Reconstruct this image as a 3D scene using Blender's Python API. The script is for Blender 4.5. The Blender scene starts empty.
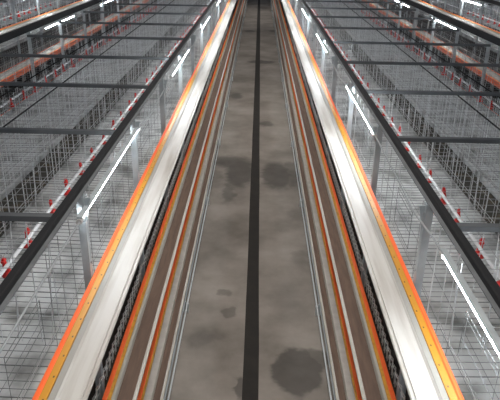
import bpy, math, random
from mathutils import Vector, Matrix
random.seed(4)
scene = bpy.context.scene
COL = scene.collection

# ------------------------------------------------------------------ camera
F = 600.0                       # focal length in pixels of a 500 px wide frame
CAMZ = 3.3
VPX, VPY = 260.5, -64.0
SL = -0.0226
yv = 1562.0
for _ in range(20):
    a = (VPX - 250) + SL * (yv - VPY)
    yv = 200 + (F * F + (VPX - 250) * a) / (200 - VPY)
fw = Vector((VPX - 250, 200 - VPY, -F)).normalized()          # world +Y seen by the camera
dn = Vector(((VPX - 250) + SL * (yv - VPY), 200 - yv, -F)).normalized()
up = -dn
rt = fw.cross(up).normalized()
R = Matrix((rt, fw, up))          # rows: world axes in camera coords -> camera-to-world
R.normalize()
cam_d = bpy.data.cameras.new('camera')
cam_d.sensor_width = 36; cam_d.lens = F / 500 * 36; cam_d.clip_start = 0.05; cam_d.clip_end = 200
cam = bpy.data.objects.new('camera', cam_d); COL.objects.link(cam)
cam.matrix_world = Matrix.Translation((0, 0, CAMZ)) @ R.to_4x4()
scene.camera = cam

def on_floor(px, py, z=0.0):      # where a ray of the survey meets the floor (used to place stains)
    d = R @ Vector((px - 250, 200 - py, -F))
    t = (z - CAMZ) / d.z
    return d.x * t, d.y * t

# ------------------------------------------------------------------ materials
def mat(name, col, rough=0.6, metal=0.0, noise=None, emit=None, bump=0.0):
    m = bpy.data.materials.new(name); m.use_nodes = True
    nt = m.node_tree; b = nt.nodes['Principled BSDF']
    b.inputs['Base Color'].default_value = (*col, 1)
    b.inputs['Roughness'].default_value = rough
    b.inputs['Metallic'].default_value = metal
    if emit:
        b.inputs['Emission Color'].default_value = (*emit[0], 1)
        b.inputs['Emission Strength'].default_value = emit[1]
    if noise:
        col2, scale, lo, hi = noise[:4]
        tc = nt.nodes.new('ShaderNodeTexCoord')
        mp = nt.nodes.new('ShaderNodeMapping')
        if len(noise) > 4: mp.inputs['Scale'].default_value = noise[4]
        nz = nt.nodes.new('ShaderNodeTexNoise'); nz.inputs['Scale'].default_value = scale
        nz.inputs['Detail'].default_value = 6
        cr = nt.nodes.new('ShaderNodeMapRange')
        cr.inputs['From Min'].default_value = lo; cr.inputs['From Max'].default_value = hi
        mx = nt.nodes.new('ShaderNodeMix'); mx.data_type = 'RGBA'
        mx.inputs['A'].default_value = (*col, 1); mx.inputs['B'].default_value = (*col2, 1)
        nt.links.new(tc.outputs['Object'], mp.inputs['Vector'])
        nt.links.new(mp.outputs['Vector'], nz.inputs['Vector'])
        nt.links.new(nz.outputs['Fac'], cr.inputs['Value'])
        nt.links.new(cr.outputs['Result'], mx.inputs['Factor'])
        nt.links.new(mx.outputs['Result'], b.inputs['Base Color'])
        if bump:
            bp = nt.nodes.new('ShaderNodeBump'); bp.inputs['Strength'].default_value = bump
            bp.inputs['Distance'].default_value = 0.01
            nt.links.new(nz.outputs['Fac'], bp.inputs['Height'])
            nt.links.new(bp.outputs['Normal'], b.inputs['Normal'])
    return m

M = dict(
    steel=mat('galvanised_steel', (.50, .55, .57), .5, .1, ((.36, .40, .42), 9, .35, .7)),
    beam=mat('beam_steel', (.14, .15, .157), .7, .1, ((.10, .107, .112), 5, .35, .7)),
    wire=mat('cage_wire', (.50, .52, .53), .65, 0),
    wire_dark=mat('dull_wire', (.36, .37, .375), .7, 0),
    rod=mat('bright_rod', (.66, .68, .69), .6, 0),
    white=mat('white_plastic', (.53, .52, .495), .45, 0, ((.33, .30, .265), 3, .45, .75, (5, .35, 1))),
    cream=mat('cream_plastic', (.50, .49, .44), .45, 0, ((.40, .38, .33), 8, .4, .8, (4, .4, 1))),
    feed=mat('brown_trough', (.135, .088, .065), .75, 0, ((.085, .055, .042), 14, .35, .75, (3, .35, 1)), None, .3),
    feed_grey=mat('dusty_grey', (.52, .49, .45), .65, 0, ((.40, .37, .34), 12, .4, .8)),
    orange=mat('orange_plastic', (1.0, .165, .038), .4),
    ochre=mat('ochre_plastic', (.66, .31, .025), .45, 0, ((.48, .21, .015), 30, .45, .75)),
    black=mat('black_rubber', (.007, .007, .008), .7),
    dark=mat('dark_void', (.012, .011, .010), .9),
    belt=mat('grey_belt', (.60, .615, .615), .6, 0, ((.17, .17, .16), 4, .46, .70)),
    belt_shaded=mat('shaded_belt', (.09, .08, .07), .8, 0, ((.04, .035, .03), 6, .35, .7)),  # shade of the dim lower cage interiors put into the belt colour
    litter=mat('brown_litter', (.050, .047, .040), .95, 0, ((.10, .078, .045), 8, .52, .72), None, .6),
    red=mat('red_plastic', (.66, .025, .02), .4),
    pipe=mat('water_pipe', (.66, .67, .68), .35, 0),
    rail=mat('pale_rail', (.70, .75, .78), .35, .3),
    cable=mat('grey_cable', (.34, .36, .37), .5),
    tube=mat('led_tube', (.9, .95, 1), .3, 0, None, ((.90, .96, 1.0), 78.0)),
    tube_dim=mat('led_tube_soft', (.9, .95, 1), .3, 0, None, ((.90, .96, 1.0), 45.0)),
    cream_grey=mat('ledge_grey', (.34, .335, .31), .5),  # plain grey-cream of the top trough ledge
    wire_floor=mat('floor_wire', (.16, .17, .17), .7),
    guard=mat('guard_wire', (.85, .85, .82), .5, .1),
    ochre_top=mat('ochre_dotted', (.56, .26, .022), .45),
    wall=mat('wall_panel', (.2, .2, .2), .8),
)

def dots(m):
    nt = m.node_tree; b = nt.nodes['Principled BSDF']; N = nt.nodes.new; L = nt.links.new
    tc = N('ShaderNodeTexCoord'); sp = N('ShaderNodeSeparateXYZ'); L(tc.outputs['Object'], sp.inputs[0])
    def mth(op, a, v=None):
        n = N('ShaderNodeMath'); n.operation = op; L(a, n.inputs[0])
        if v is not None: n.inputs[1].default_value = v
        return n.outputs[0]
    fy = mth('LESS_THAN', mth('FRACT', mth('MULTIPLY', sp.outputs['Y'], 8.0)), .09)
    fx = mth('LESS_THAN', mth('ABSOLUTE', mth('SUBTRACT', mth('ABSOLUTE', sp.outputs['X']), .058)), .003)
    mu = N('ShaderNodeMath'); mu.operation = 'MULTIPLY'; L(fy, mu.inputs[0]); L(fx, mu.inputs[1])
    mx = N('ShaderNodeMix'); mx.data_type = 'RGBA'; mx.inputs['A'].default_value = (.56, .26, .022, 1); mx.inputs['B'].default_value = (.08, .05, .02, 1)
    L(mu.outputs[0], mx.inputs['Factor']); L(mx.outputs['Result'], b.inputs['Base Color'])
dots(M['ochre_top'])

def concrete():
    m = bpy.data.materials.new('stained_concrete'); m.use_nodes = True
    nt = m.node_tree; b = nt.nodes['Principled BSDF']
    N = nt.nodes.new; L = nt.links.new
    tc = N('ShaderNodeTexCoord')
    n1 = N('ShaderNodeTexNoise'); n1.inputs['Scale'].default_value = 1.3; n1.inputs['Detail'].default_value = 8
    n1.inputs['Roughness'].default_value = .6
    n2 = N('ShaderNodeTexNoise'); n2.inputs['Scale'].default_value = 7; n2.inputs['Detail'].default_value = 5
    for n in (n1, n2): L(tc.outputs['Object'], n.inputs['Vector'])
    r = N('ShaderNodeValToRGB')
    r.color_ramp.elements[0].position = .32; r.color_ramp.elements[0].color = (.125, .110, .094, 1)
    r.color_ramp.elements[1].position = .68; r.color_ramp.elements[1].color = (.27, .245, .22, 1)
    L(n1.outputs['Fac'], r.inputs['Fac'])
    # wobble the coordinates so the patches have ragged rims
    sub = N('ShaderNodeVectorMath'); sub.operation = 'SUBTRACT'; sub.inputs[1].default_value = (.5, .5, .5)
    L(n2.outputs['Color'], sub.inputs[0])
    sc = N('ShaderNodeVectorMath'); sc.operation = 'SCALE'; sc.inputs['Scale'].default_value = .22
    L(sub.outputs[0], sc.inputs[0])
    ad = N('ShaderNodeVectorMath'); ad.operation = 'ADD'
    L(tc.outputs['Object'], ad.inputs[0]); L(sc.outputs[0], ad.inputs[1])
    cur = None
    for (px, py, rx, ry, k, soft) in STAINS:
        x, y = on_floor(px, py)
        x2, _ = on_floor(px + rx, py); _, ya = on_floor(px, py - ry); _, yb = on_floor(px, py + ry)
        hx = abs(x2 - x); hy = abs(ya - yb) / 2; yc = (ya + yb) / 2
        s = N('ShaderNodeVectorMath'); s.operation = 'SUBTRACT'; s.inputs[1].default_value = (x, yc, 0)
        L(ad.outputs[0], s.inputs[0])
        d = N('ShaderNodeVectorMath'); d.operation = 'DIVIDE'; d.inputs[1].default_value = (hx, hy, 1)
        L(s.outputs[0], d.inputs[0])
        le = N('ShaderNodeVectorMath'); le.operation = 'LENGTH'; L(d.outputs[0], le.inputs[0])
        mr = N('ShaderNodeMapRange'); mr.interpolation_type = 'SMOOTHSTEP'
        mr.inputs['From Min'].default_value = 1 - soft; mr.inputs['From Max'].default_value = 1 + soft
        mr.inputs['To Min'].default_value = k; mr.inputs['To Max'].default_value = 1
        L(le.outputs['Value'], mr.inputs['Value'])
        if cur is None: cur = mr.outputs['Result']
        else:
            mm = N('ShaderNodeMath'); mm.operation = 'MINIMUM'
            L(cur, mm.inputs[0]); L(mr.outputs['Result'], mm.inputs[1]); cur = mm.outputs[0]
    mul = N('ShaderNodeVectorMath'); mul.operation = 'SCALE'
    L(r.outputs['Color'], mul.inputs[0]); L(cur, mul.inputs['Scale'])
    L(mul.outputs[0], b.inputs['Base Color'])
    b.inputs['Roughness'].default_value = .62
    bp = N('ShaderNodeBump'); bp.inputs['Strength'].default_value = .12; bp.inputs['Distance'].default_value = .01
    L(n2.outputs['Fac'], bp.inputs['Height']); L(bp.outputs['Normal'], b.inputs['Normal'])
    return m
# px, py, half width px, half height px, darkness factor, edge softness
STAINS = [(298, 372, 26, 23, .38, .16), (318, 358, 16, 9, .5, .25), (240, 173, 14, 15, .36, .3), (230, 162, 16, 6, .45, .35),
          (277, 176, 16, 13, .38, .3), (290, 168, 8, 6, .55, .3), (296, 178, 9, 12, .5, .4), (229, 192, 6, 12, .6, .4),
          (214, 178, 7, 7, .7, .5), (236, 96, 6, 3, .45, .4), (262, 62, 13, 1.6, .35, .3), (266, 124, 7, 2.5, .5, .4),
          (250, 31, 5, 1, .4, .4), (274, 31, 5, 1, .4, .4), (203, 338, 16, 9, .62, .6), (228, 312, 7, 6, .62, .25),
          (240, 388, 6, 12, .45, .3), (226, 292, 7, 2.5, .62, .4), (296, 215, 9, 5, .75, .5), (285, 300, 16, 16, .78, .6),
          (300, 258, 8, 8, .75, .6), (262, 8, 6, .9, .5, .4)]

# ------------------------------------------------------------------ mesh collector
class MB:
    def __init__(s): s.v = []; s.f = []
    def box(s, a, b):
        (x0, y0, z0), (x1, y1, z1) = a, b
        x0, x1 = sorted((x0, x1)); y0, y1 = sorted((y0, y1)); z0, z1 = sorted((z0, z1))
        n = len(s.v)
        s.v += [(x0,y0,z0),(x1,y0,z0),(x1,y1,z0),(x0,y1,z0),(x0,y0,z1),(x1,y0,z1),(x1,y1,z1),(x0,y1,z1)]
        s.f += [(n,n+3,n+2,n+1),(n+4,n+5,n+6,n+7),(n,n+1,n+5,n+4),(n+1,n+2,n+6,n+5),(n+2,n+3,n+7,n+6),(n+3,n,n+4,n+7)]
        return s
    def tube(s, pts, r, k=4, cap=True):
        pts = [Vector(p) for p in pts]; n = len(s.v); m = len(pts)
        for i, p in enumerate(pts):
            t = (pts[min(i+1, m-1)] - pts[max(i-1, 0)]).normalized()
            ref = Vector((0,0,1)) if abs(t.z) < .8 else Vector((0,1,0))
            u = t.cross(ref).normalized(); w = t.cross(u)
            for j in range(k):
                an = 2*math.pi*(j+.5)/k
                s.v.append(tuple(p + (u*math.cos(an) + w*math.sin(an))*r))
        for i in range(m-1):
            for j in range(k):
                a = n+i*k+j; b = n+i*k+(j+1)%k
                s.f.append((a, b, b+k, a+k))
        if cap:
            s.f.append(tuple(n+j for j in range(k))[::-1]); s.f.append(tuple(n+(m-1)*k+j for j in range(k)))
        return s
    def sweep(s, prof, y0, y1, steps=1):      # closed profile in XZ, swept along Y
        n = len(s.v); k = len(prof)
        for i in range(steps+1):
            y = y0 + (y1-y0)*i/steps
            s.v += [(x, y, z) for x, z in prof]
        for i in range(steps):
            for j in range(k):
                a = n+i*k+j; b = n+i*k+(j+1)%k
                s.f.append((a, b, b+k, a+k))
        s.f.append(tuple(n+j for j in range(k))[::-1]); s.f.append(tuple(n+steps*k+j for j in range(k)))
        return s
    def lathe(s, prof, c=(0,0,0), k=12):      # (r, z) profile
        n = len(s.v)
        for r, z in prof:
            for j in range(k):
                an = 2*math.pi*j/k
                s.v.append((c[0]+r*math.cos(an), c[1]+r*math.sin(an), c[2]+z))
        for i in range(len(prof)-1):
            for j in range(k):
                a = n+i*k+j; b = n+i*k+(j+1)%k
                s.f.append((a, b, b+k, a+k))
        s.f.append(tuple(n+j for j in range(k))[::-1]); s.f.append(tuple(n+(len(prof)-1)*k+j for j in range(k)))
        return s
    def mirror(s): s.v = [(-x, y, z) for x, y, z in s.v]; return s
    def mesh(s, name, m, smooth=False):
        me = bpy.data.meshes.new(name); me.from_pydata(s.v, [], s.f); me.validate(); me.update()
        import bmesh
        bm = bmesh.new(); bm.from_mesh(me); bmesh.ops.recalc_face_normals(bm, faces=bm.faces); bm.to_mesh(me); bm.free()
        if smooth:
            for p in me.polygons: p.use_smooth = True
        me.materials.append(m); return me

CACHE = {}
def cached(key, fn):
    if key not in CACHE: CACHE[key] = fn()
    return CACHE[key]

def put(name, data, loc=(0,0,0), parent=None, label=None, cat=None, group=None, kind=None, rot=None):
    o = bpy.data.objects.new(name, data); COL.objects.link(o); o.location = loc
    if rot: o.rotation_euler = rot
    if parent: o.parent = parent
    if label: o['label'] = label
    if cat: o['category'] = cat
    if group: o['group'] = group
    if kind: o['kind'] = kind
    return o

# ------------------------------------------------------------------ dimensions
P = 3.65                        # distance between aisle centres
TIERS = [1.747, 1.055, 0.37]    # height of each trough rim
TN = ['top', 'middle', 'bottom']
Y0, Y1 = -1.2, 40.0
BAY = 1.255; YB = 2.43          # first cross beam in view
KS = list(range(-2, 14))
RAILZ = 2.18
LINES = [(0, -1, 'left side of central aisle'), (0, 1, 'right side of central aisle'),
         (-P, 1, 'near side of left neighbouring aisle'), (-P, -1, 'far side of left neighbouring aisle'),
         (P, -1, 'near side of right neighbouring aisle'), (P, 1, 'far side of right neighbouring aisle'),
         (-2*P, 1, 'far upper left row edge'), (2*P, -1, 'far upper right row edge')]
ROWS = [(-P/2, 'the row left of central aisle'), (P/2, 'the row right of central aisle'),
        (-1.5*P, 'the outer row, upper left'), (1.5*P, 'the outer row, upper right')]
ORD = ['nearest', 'second nearest', 'third nearest', 'fourth nearest', 'fifth nearest', 'sixth nearest', 'seventh nearest',
       'eighth nearest', 'ninth nearest', 'tenth nearest', 'eleventh nearest', 'twelfth nearest', 'thirteenth nearest',
       'fourteenth nearest', 'fifteenth nearest', 'sixteenth nearest', 'seventeenth nearest']

# ------------------------------------------------------------------ setting
fl = MB(); fl.box((-12, -3, -.1), (12, 46, 0))
put('floor', fl.mesh('floor', concrete()), kind='structure')
w = MB(); w.box((-12, 46, -.1), (12, 46.2, 5)); put('wall_back', w.mesh('wall_back', M['wall']), kind='structure')
for cx, nm in ((0, 'central aisle'), (-P, 'aisle at left'), (P, 'aisle at right')):
    st = MB(); n = 60
    # a flat dark floor strip with slightly uneven rims
    L_ = []; R_ = []
    rnd = random.Random(int(cx*10)+7)
    for i in range(n+1):
        y = Y0 + (Y1-Y0)*i/n
        L_.append((-.062+rnd.uniform(-.003, .003), y, .004)); R_.append((.066+rnd.uniform(-.003, .003), y, .004))
    st.v = L_ + R_ ; st.f = [(i, i+n+1, i+n+2, i+1) for i in range(n)]
    me = st.mesh('floor_strip', mat('dark_strip', (.008, .0065, .005), .8, 0, ((.016, .013, .010), 6, .4, .8)))
    put('trim_1' if cx == 0 else ('trim_2' if cx < 0 else 'trim_3'), me, (cx, 0, 0), kind='structure')

# ------------------------------------------------------------------ troughs (one per tier and side)
def trough_parts(t, s):
    LY = Y1 - Y0; out = []
    top = t == 0
    xg = .705 if top else (.722 if t == 1 else .680)     # start of the grey ledge
    xy = .736 if t < 2 else .733
    xo = .766 if t == 0 else .755
    if t == 2: xo = .748
    if t == 1: xg, xy, xo = .716, .732, .750
    xe = .787 if top else .776
    xi = .594 if top else .599
    depth = .012 if top else .035
    body = MB()
    # hollow channel with rolled inner rim
    prof = [(.66, -.07), (.612, -.045), (xi+.004, -.016), (xi, -.010), (xi, -.004), (xi+.003, 0), (.609, 0), (.613, -.004), (.615, -depth), (xg-.004, -depth), (xg, -.006),
            (xg+.003, -.002), (xy, -.002), (xy, -.06), (.70, -.07)]
    body.sweep(prof, 0, LY, 2)
    out.append(('channel', body, 'white' if top else 'cream'))
    bed = MB(); bed.box((.616, 0, -depth), (xg-.005, LY, -depth+.003))
    out.append(('trough_bed', bed, 'white' if top else 'feed'))
    led = MB(); led.box((xg+.004, 0, -.002), (xy-.002, LY, .002))
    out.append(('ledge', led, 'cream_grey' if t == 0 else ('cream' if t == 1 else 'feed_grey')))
    y = MB(); y.sweep([(xy+.001, -.05), (xy+.001, .004), (xo-.001, .008), (xo-.001, -.05)], 0, LY)
    out.append(('ochre_strip', y, 'ochre_top' if top else 'ochre'))
    o = MB(); o.sweep([(xo, -.05), (xo, .009), (xo+.004, .013), (xe-.004, .013), (xe, .009), (xe, -.05)], 0, LY)
    out.append(('orange_strip', o, 'orange'))
    ln = MB(); ln.tube([(.613, 0, .004), (.613, LY, .004)], .003 if top else .005, 6)
    out.append(('rim_bead', ln, 'white'))
    res = []
    for nm, mb, mm in out:
        mb.v = [(x-.69, y_, z) for x, y_, z in mb.v]
        if s < 0: mb.mirror()
        res.append((nm, mb.mesh(nm, M[mm])))
    return res

def guard_mesh(s):        # looped wire guard at the cage fronts, with long wires
    g = MB(); y = 0; z0 = -.06
    while y < 17:
        g.tube([(0, y, z0), (-.006, y-.004, .06), (-.03, y+.012, .10), (-.036, y+.045, .105), (-.008, y+.056, .07), (0, y+.050, z0)], .0028, 4)
        y += .075
    for z in (-.03, .12, .20):
        g.tube([(.004, 0, z), (.004, 17, z)], .0022, 4)
    y = 0
    while y < 17:
        g.tube([(.006, y, .13), (.006, y, .28)], .0015, 4, False); y += .10
    if s < 0: g.mirror()
    return g.mesh('wire_guard', M['guard'])

def belt_mesh(lower, sgn):
    b = MB(); LY = 26 if not lower else 26
    b.box((-.36, 0, -.01), (.485, LY, 0))
    for x in (-.365, .49): b.box((x-.006, 0, -.03), (x+.006, LY, .025))
    if sgn < 0: b.mirror()
    return b.mesh('belt', M['belt_shaded' if lower else 'belt'])

for cx, s, where in LINES:
    for t, z in enumerate(TIERS):
        tone = ['white top-tier feed trough with orange edge', 'brown middle-tier feed trough with orange edge',
                'narrow brown bottom-tier feed trough'][t]
        r = put('feed_trough', None, (cx+s*.69, Y0, z), label=f'{tone}, {where}', cat='feed trough', group='feed troughs along the aisles')
        for nm, me in cached(('tr', t, s), lambda: trough_parts(t, s)):
            put(nm, me, parent=r)
        # brackets carrying the trough from the posts
        if t > 0 or True:
            g = put('wire_guard', cached(('guard', s), lambda: guard_mesh(s)), (cx+s*(.812), Y0, z), label=f'looped wire guard above {TN[t]} trough, {where}',
                    cat='wire guard', group='wire guards behind the troughs') if t > 0 else None
        cxb = cx + s*1.195
        put('manure_belt', cached(('belt', t > 0, s), lambda: belt_mesh(t > 0, s)), (cxb, Y0, z-(.345 if t == 0 else .12)),
            label=f'{"pale grey" if t == 0 else "shade-dark"} manure belt of {TN[t]} tier, {where}', cat='conveyor belt', group='manure belts under the cages')
    # pale pipes low at the foot of the row
    for i, (x, zz) in enumerate(((.640, .12), (.614, .10))):
        if abs(cx) < .1:
            pr = MB(); pr.tube([(0, 0, 0), (0, Y1-Y0, 0)], .0075, 8)
            for k in range(16): pr.box((-.012, 1.0+k*2.5, -zz), (.012, 1.02+k*2.5, 0))
            put('floor_rail', pr.mesh('floor_rail', M['rail']), (cx+s*x, Y0, zz),
                label=f'{"outer" if i == 0 else "inner"} thin pale rail near the concrete, {where}', cat='rail', group='floor rails')

# bottom kick band below the rows
for cx, s, where in LINES:
    kb = MB(); kb.box((-.006, 0, 0), (.006, Y1-Y0, .27)); kb.box((-.012, 0, 0), (.012, Y1-Y0, .02))
    put('kick_board', cached('kick', lambda: kb.mesh('kick_board', M['feed'])), (cx+s*.70, Y0, 0),
        label=f'brown kick board on the floor, {where}', cat='kick board', group='kick boards')

# brown litter strip along the middle of each row
lit = MB()
rnd = random.Random(3); nx, ny = 6, 130
for i in range(ny+1):
    for j in range(nx+1):
        lit.v.append((-.12+.24*j/nx, 26*i/ny, rnd.uniform(-.012, .012)))
for i in range(ny):
    for j in range(nx):
        a = i*(nx+1)+j; lit.f.append((a, a+1, a+nx+2, a+nx+1))
litm = lit.mesh('litter', M['litter'])
cpn = MB(); cpn.box((-.006, 0, 0), (.006, 26, 1.36)); cpn.box((-.125, 0, 1.36), (.125, 26, 1.372)); cpn.box((-.131, 0, 1.36), (-.125, 26, 1.385)); cpn.box((.125, 0, 1.36), (.131, 26, 1.385))
cpm = cpn.mesh('centre_tray', M['belt_shaded'])
for rx, where in ROWS:
    put('centre_tray', cpm, (rx, Y0, 0), label=f'dark standing tray holding litter in the middle of {where}', cat='tray')
    put('litter_strip', litm, (rx, Y0, 1.392), label=f'dark brown litter in the gap, {where}', cat='litter', kind='stuff')

# ------------------------------------------------------------------ cages, one per bay (local: x across row about centre, y from 0 to BAY)
FZ = 1.435      # wire floor
RZ = 2.11               # wire roof
def cage_parts():
    L = BAY; out = []
    HW = .985
    fl = MB()
    for side in (-1, 1):
        n = 24
        for i in range(n):
            y = L*(i+.5)/n; r = .0027 if i % 4 == 0 else .0016
            fl.tube([(side*.14, y, .012), (side*HW, y, -.004)], r, 4, False)
            # curled wire ends by the trough
            if i % 2 == 0:
                fl.tube([(side*HW, y, -.004), (side*(HW+.012), y, .02), (side*(HW+.004), y+.012, .045), (side*(HW-.03), y+.02, .03)], .0016, 4, False)
        for j in range(8):
            x = side*(.15+.115*j); fl.tube([(x, 0, .008), (x, L, .008)], .0014, 4, False)
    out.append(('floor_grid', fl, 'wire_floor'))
    H = RZ-FZ
    rf = MB()
    for i in range(16):
        y = L*(i+.5)/16; rf.tube([(-.95, y, H), (.95, y, H)], .0014, 4, False)
    for j in range(21):
        x = -.92+1.84*j/20; rf.tube([(x, 0, H+.002), (x, L, H+.002)], .0014, 4, False)
    out.append(('roof_grid', rf, 'wire_dark'))
    for side in (-1, 1):                       # inner partitions of hanging wires
        pa = MB(); x = side*.138
        for i in range(10):
            y = L*(i+.5)/10+((i*37)%7-3)*.008; thick = i % 2 == 0
            pa.tube([(x, y, -.0), (x, y, H)], .0042 if thick else .0016, 4, False)
        for z in (.05, .35): pa.tube([(x, 0, z), (x, L, z)], .0016, 4, False)
        out.append(('partition', pa, 'rod'))
    for side in (-1, 1):                       # fronts, with a door each
        fr = MB(); x = side*HW
        for z in (.03, .30): fr.tube([(x, 0, z), (x, L, z)], .0020, 4, False)
        for i in range(9):
            y = L*i/8
            if abs(i-4) < 2: continue
            fr.tube([(x, y, -.0), (x, y, H)], .0018, 4, False)
        out.append(('cage_front', fr, 'wire_dark'))
        dr = MB(); x = side*(HW+.006)
        ya, yb = L*.36, L*.64
        dr.tube([(x, ya, .33), (x, yb, .33), (x, yb, H-.13), (x, ya, H-.13), (x, ya, .33)], .0016, 4, False)
        for z in (.42, .52): dr.tube([(x, ya, z), (x, yb, z)], .0016, 4, False)
        out.append(('cage_door', dr, 'wire_floor'))
    dv = MB()                                  # crosswise divider at the bay end
    for j in range(21):
        x = -HW+2*HW*j/20; dv.tube([(x, 0, 0), (x, 0, H)], .0030 if j % 3 == 0 else .0017, 4, False)
    for z in (.15, .35, .55): dv.tube([(-HW, .002, z), (HW, .002, z)], .0015, 4, False)
    for j in range(4):
        for sd in (-1, 1):
            x = sd*(.33+.17*j); dv.tube([(x, .004, 0), (x+sd*.05, .004, H)], .0028, 4, False)
    out.append(('divider', dv, 'rod'))
    return [(n, mb.mesh(n, M[m])) for n, mb, m in out]
cp = cage_parts()
for rx, where in ROWS:
    idx = 0
    for k in KS:
        y = YB + k*BAY
        r = put('wire_cage', None, (rx, y, FZ), label=f'open wire cage, {ORD[idx]} bay in {where}', cat='cage', group='wire cage bays')
        idx += 1
        for nm, me in cp: put(nm, me, parent=r)

# ------------------------------------------------------------------ cross beams
def beam_m():
    b = MB(); b.sweep([(-.019, -.013), (.019, -.013), (.019, .013), (.015, .013), (.015, -.009), (-.015, -.009), (-.015, .013), (-.019, .013)], -.965, .965)
    b.v = [(y, x, -z) for x, y, z in b.v]
    return b.mesh('cross_beam', M['beam'])
bm_ = beam_m()
pl = MB()
for sd in (-1, 1):
    pl.box((sd*.93-.02, -.028, -.03), (sd*.93+.02, .028, .018))
plm = pl.mesh('end_plate', M['steel'])
for rx, where in ROWS:
    for i, k in enumerate(KS):
        r = put('cross_bar', bm_, (rx, YB-.05+k*BAY, RAILZ-.035), label=f'dark grey steel cross bar, {ORD[i]} across {where}', cat='bar', group='cross bars over the cage rows')

# ------------------------------------------------------------------ posts
def post_parts(s):
    p = MB(); p.sweep([(-.0015, 0), (.0015, 0), (.0015, 1), (-.0015, 1)], 0, 1)
    p = MB()
    # folded C section standing upright: web facing the aisle, two flanges
    p.box((-.020, -.019, 0), (-.016, .019, RAILZ)); p.box((-.020, -.019, 0), (.016, -.015, RAILZ)); p.box((-.020, .015, 0), (.016, .019, RAILZ))
    g = MB()
    g.v = [(-.022, -.004, RAILZ-.14), (-.022, -.004, RAILZ-.01), (-.05, -.004, RAILZ-.01), (-.043, -.004, RAILZ-.035),
           (-.022, .002, RAILZ-.14), (-.022, .002, RAILZ-.01), (-.05, .002, RAILZ-.01), (-.043, .002, RAILZ-.035)]
    g.f = [(0,1,2,3), (4,7,6,5), (0,4,5,1), (1,5,6,2), (2,6,7,3), (3,7,4,0)]
    b = MB(); b.v = [(x, .007*math.cos(math.pi*j/3), .007*math.sin(math.pi*j/3)) for x in (-.026, -.020) for j in range(6)]
    b.f = [tuple(range(6))] + [(j, (j+1)%6, 6+(j+1)%6, 6+j) for j in range(6)]
    ft = MB(); ft.box((-.035, -.035, 0), (.035, .035, .006))
    out = [('upright', p, 'steel'), ('gusset', g, 'steel'), ('bolt', b, 'wire_dark'), ('foot_plate', ft, 'steel')]
    res = []
    for nm, mb, mm in out:
        if s < 0: mb.mirror()
        res.append((nm, mb.mesh(nm, M[mm])))
    return res
for cx, s, where in LINES:
    for i, k in enumerate(KS):
        r = put('steel_post', None, (cx+s*.813, YB+.12+k*BAY, 0), label=f'pale grey steel post, {ORD[i]} on {where}', cat='post', group='steel posts')
        for nm, me in cached(('post', s), lambda: post_parts(s)):
            if nm == 'bolt':
                for z in (RAILZ-.05, RAILZ-.10, TIERS[0]+.08): put(nm, me, (0, 0, z), parent=r)
            else: put(nm, me, parent=r)

# ------------------------------------------------------------------ black rails on the posts
for cx, s, where in LINES:
    key = ('rail', s)
    def mk():
        a = MB(); a.sweep([(-.016, 0), (.016, 0), (.016, .028), (.012, .032), (-.012, .032), (-.016, .028)], 0, 27)
        b = MB(); b.box((-.034, 0, .0), (-.0161, 27, .004))
        if s < 0: b.mirror()
        return a.mesh('rail_cap', M['black']), b.mesh('rail_flange', M['steel2'])
    if 'steel2' not in M: M['steel2'] = mat('dull_flange', (.13, .14, .145), .9, 0, ((.17, .18, .19), 8, .4, .7))
    a, b = cached(key, mk)
    r = put('top_rail', a, (cx+s*.836, Y0, RAILZ), label=f'black rail along the post tops, {where}', cat='rail', group='black top rails')
    if cx: r.scale = (1, 1, 2.3)
    put('rail_flange', b, parent=r)['label'] = 'thin grey steel flange'

# ------------------------------------------------------------------ long rods on the cage roofs
for rx, where in ROWS:
    for s in (-1, 1):
        side = 'left' if s < 0 else 'right'
        rd = cached('rod', lambda: MB().tube([(0, 0, 0), (0, 26, 0)], .006, 6).mesh('roof_rod', M['black']))
        put('roof_rod', rd, (rx+s*.165, Y0, RZ+.012), label=f'thin dark roof rod, {side} of centre in {where}', cat='rod', group='rods on the cage roofs')

# ------------------------------------------------------------------ water lines with red drinkers
def drinker_parts():
    c = MB(); c.lathe([(.004, -.058), (.026, -.056), (.027, -.046), (.014, -.034), (.010, -.004), (.007, .030), (.004, .032)], k=12)
    st = MB(); st.box((-.006, -.014, .010), (.006, .014, .018))
    n = MB(); n.lathe([(.003, .032), (.003, .047)], k=6)
    return c.mesh('drinker', M['red']), st.mesh('saddle_clip', M['red']), n.mesh('nipple', M['wire'])
dp = drinker_parts()
pm = MB().tube([(0, 0, 0), (0, 22, 0)], .0105, 8).mesh('water_pipe', M['pipe'])
for rx, where in ROWS:
    for s in (-1, 1):
        side = 'left' if s < 0 else 'right'
        x = rx + s*.60
        r = put('water_pipe', pm, (x, Y0, 1.775), label=f'white water pipe with red drinkers, {side} half of {where}', cat='water pipe', group='water pipes')
        y = .02; rr = random.Random(int(x*7))
        while y < 16:
            yy = y + rr.uniform(-.04, .04)
            d = put('drinker', dp[0], (s*-.020, yy, 0), parent=r); d.rotation_euler = (rr.uniform(-.15, .15), rr.uniform(-.15, .15), 0)
            put('saddle_clip', dp[1], parent=d); put('nipple', dp[2], parent=d)
            k_ = rr.uniform(.95, 1.35); d.scale = (k_, k_, k_)
            y += .345

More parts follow.
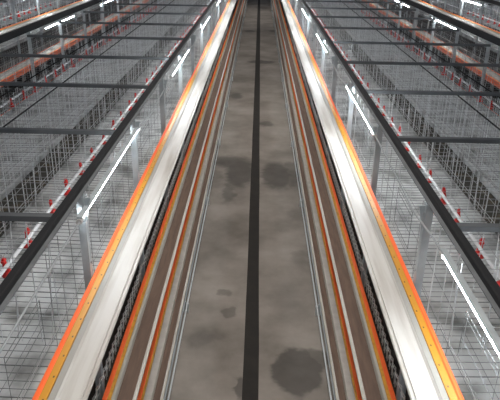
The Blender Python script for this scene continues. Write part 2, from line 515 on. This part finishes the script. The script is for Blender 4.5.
# ------------------------------------------------------------------ light tubes and their cables
TX, TZ = .785, 2.11
def u2y(u, H): return (F*H/.914*u - H*.405)/.914
def tube_parts(L_, thin):
    t = MB().tube([(0, .03, 0), (0, L_-.03, 0)], .006 if thin else .008, 10).mesh('glass_tube', M['tube_dim' if thin else 'tube'], True)
    e = MB(); e.tube([(0, 0, 0), (0, .035, 0)], .014, 10)
    h = MB(); h.box((-.012, .01, .012), (.012, L_-.01, .022))
    k = MB().tube([(0, 0, .02), (0, 0, .10)], .0018, 4)
    return t, e.mesh('end_cap', M['white']), h.mesh('holder', M['steel']), k.mesh('hanger', M['wire'])
TPER = 3.02; TL = 1.45
START = {(0, 1): .76, (0, -1): 2.41, (-P, 1): 8.2, (P, -1): 8.9, (-P, -1): 3.1, (P, 1): 3.5, (-2*P, 1): 4.0, (2*P, -1): 5.0}
for cx, s, where in LINES:
    y = START[(cx, s)]; i = 0; ends = []
    while y < 17:
        thin = ((cx, s) == (0, -1) and i == 0) or (cx, s) in ((-P, 1), (P, -1))
        gt, ec, ho, hg = cached(('tube', thin), lambda: tube_parts(TL, thin))
        lab = f'lit white tube light, {ORD[i]} tube on {where}'
        r = put('tube_light', None, (cx+s*TX, y, TZ), label=lab, cat='tube light', group='tube lights')
        put('glass_tube', gt, parent=r); put('holder', ho, parent=r)
        for yy in (0, TL-.035): put('end_cap', ec, (0, yy, 0), parent=r)
        for yy in (.2, TL-.2): put('hanger', hg, (0, yy, 0), parent=r)
        ends.append((y, y+TL)); y += TPER; i += 1
    prev = Y0
    for j, (a, b) in enumerate(ends):
        c = MB(); n = 12; pts = []
        for q in range(n+1):
            f = q/n
            pts.append((-s*.006*math.sin(f*6.28), (a-prev)*f, -.028*4*f*(1-f) + .008*math.sin(f*15)*(1-f)))
        c.tube(pts, .0045, 6)
        put('power_cable', c.mesh('power_cable', M['cable']), (cx+s*TX, prev, TZ), label=f'grey sagging cable leading to {ORD[j]} tube light on {where}', cat='cable', group='cables between tube lights')
        prev = b

# ------------------------------------------------------------------ ambient world and added aisle fill
wd = bpy.data.worlds.new('hall'); scene.world = wd; wd.use_nodes = True
wd.node_tree.nodes['Background'].inputs['Color'].default_value = (.80, .86, .95, 1)
wd.node_tree.nodes['Background'].inputs['Strength'].default_value = .20
for x in (0, -P, P):
    for y in (3, 11, 19, 28):
        ld = bpy.data.lights.new('aisle_fill', 'AREA'); ld.shape = 'RECTANGLE'; ld.size = .7; ld.size_y = 7.5  # added fill above each aisle, no real lamps hang here
        ld.spread = math.radians(85); ld.energy = (62 if y < 15 else 36) if x == 0 else 30; ld.color = (1, .93, .86)
        lo = bpy.data.objects.new('aisle_fill', ld); COL.objects.link(lo); lo.location = (x, y, 4.15)

scene.view_settings.view_transform = 'Standard'
scene.view_settings.exposure = 0
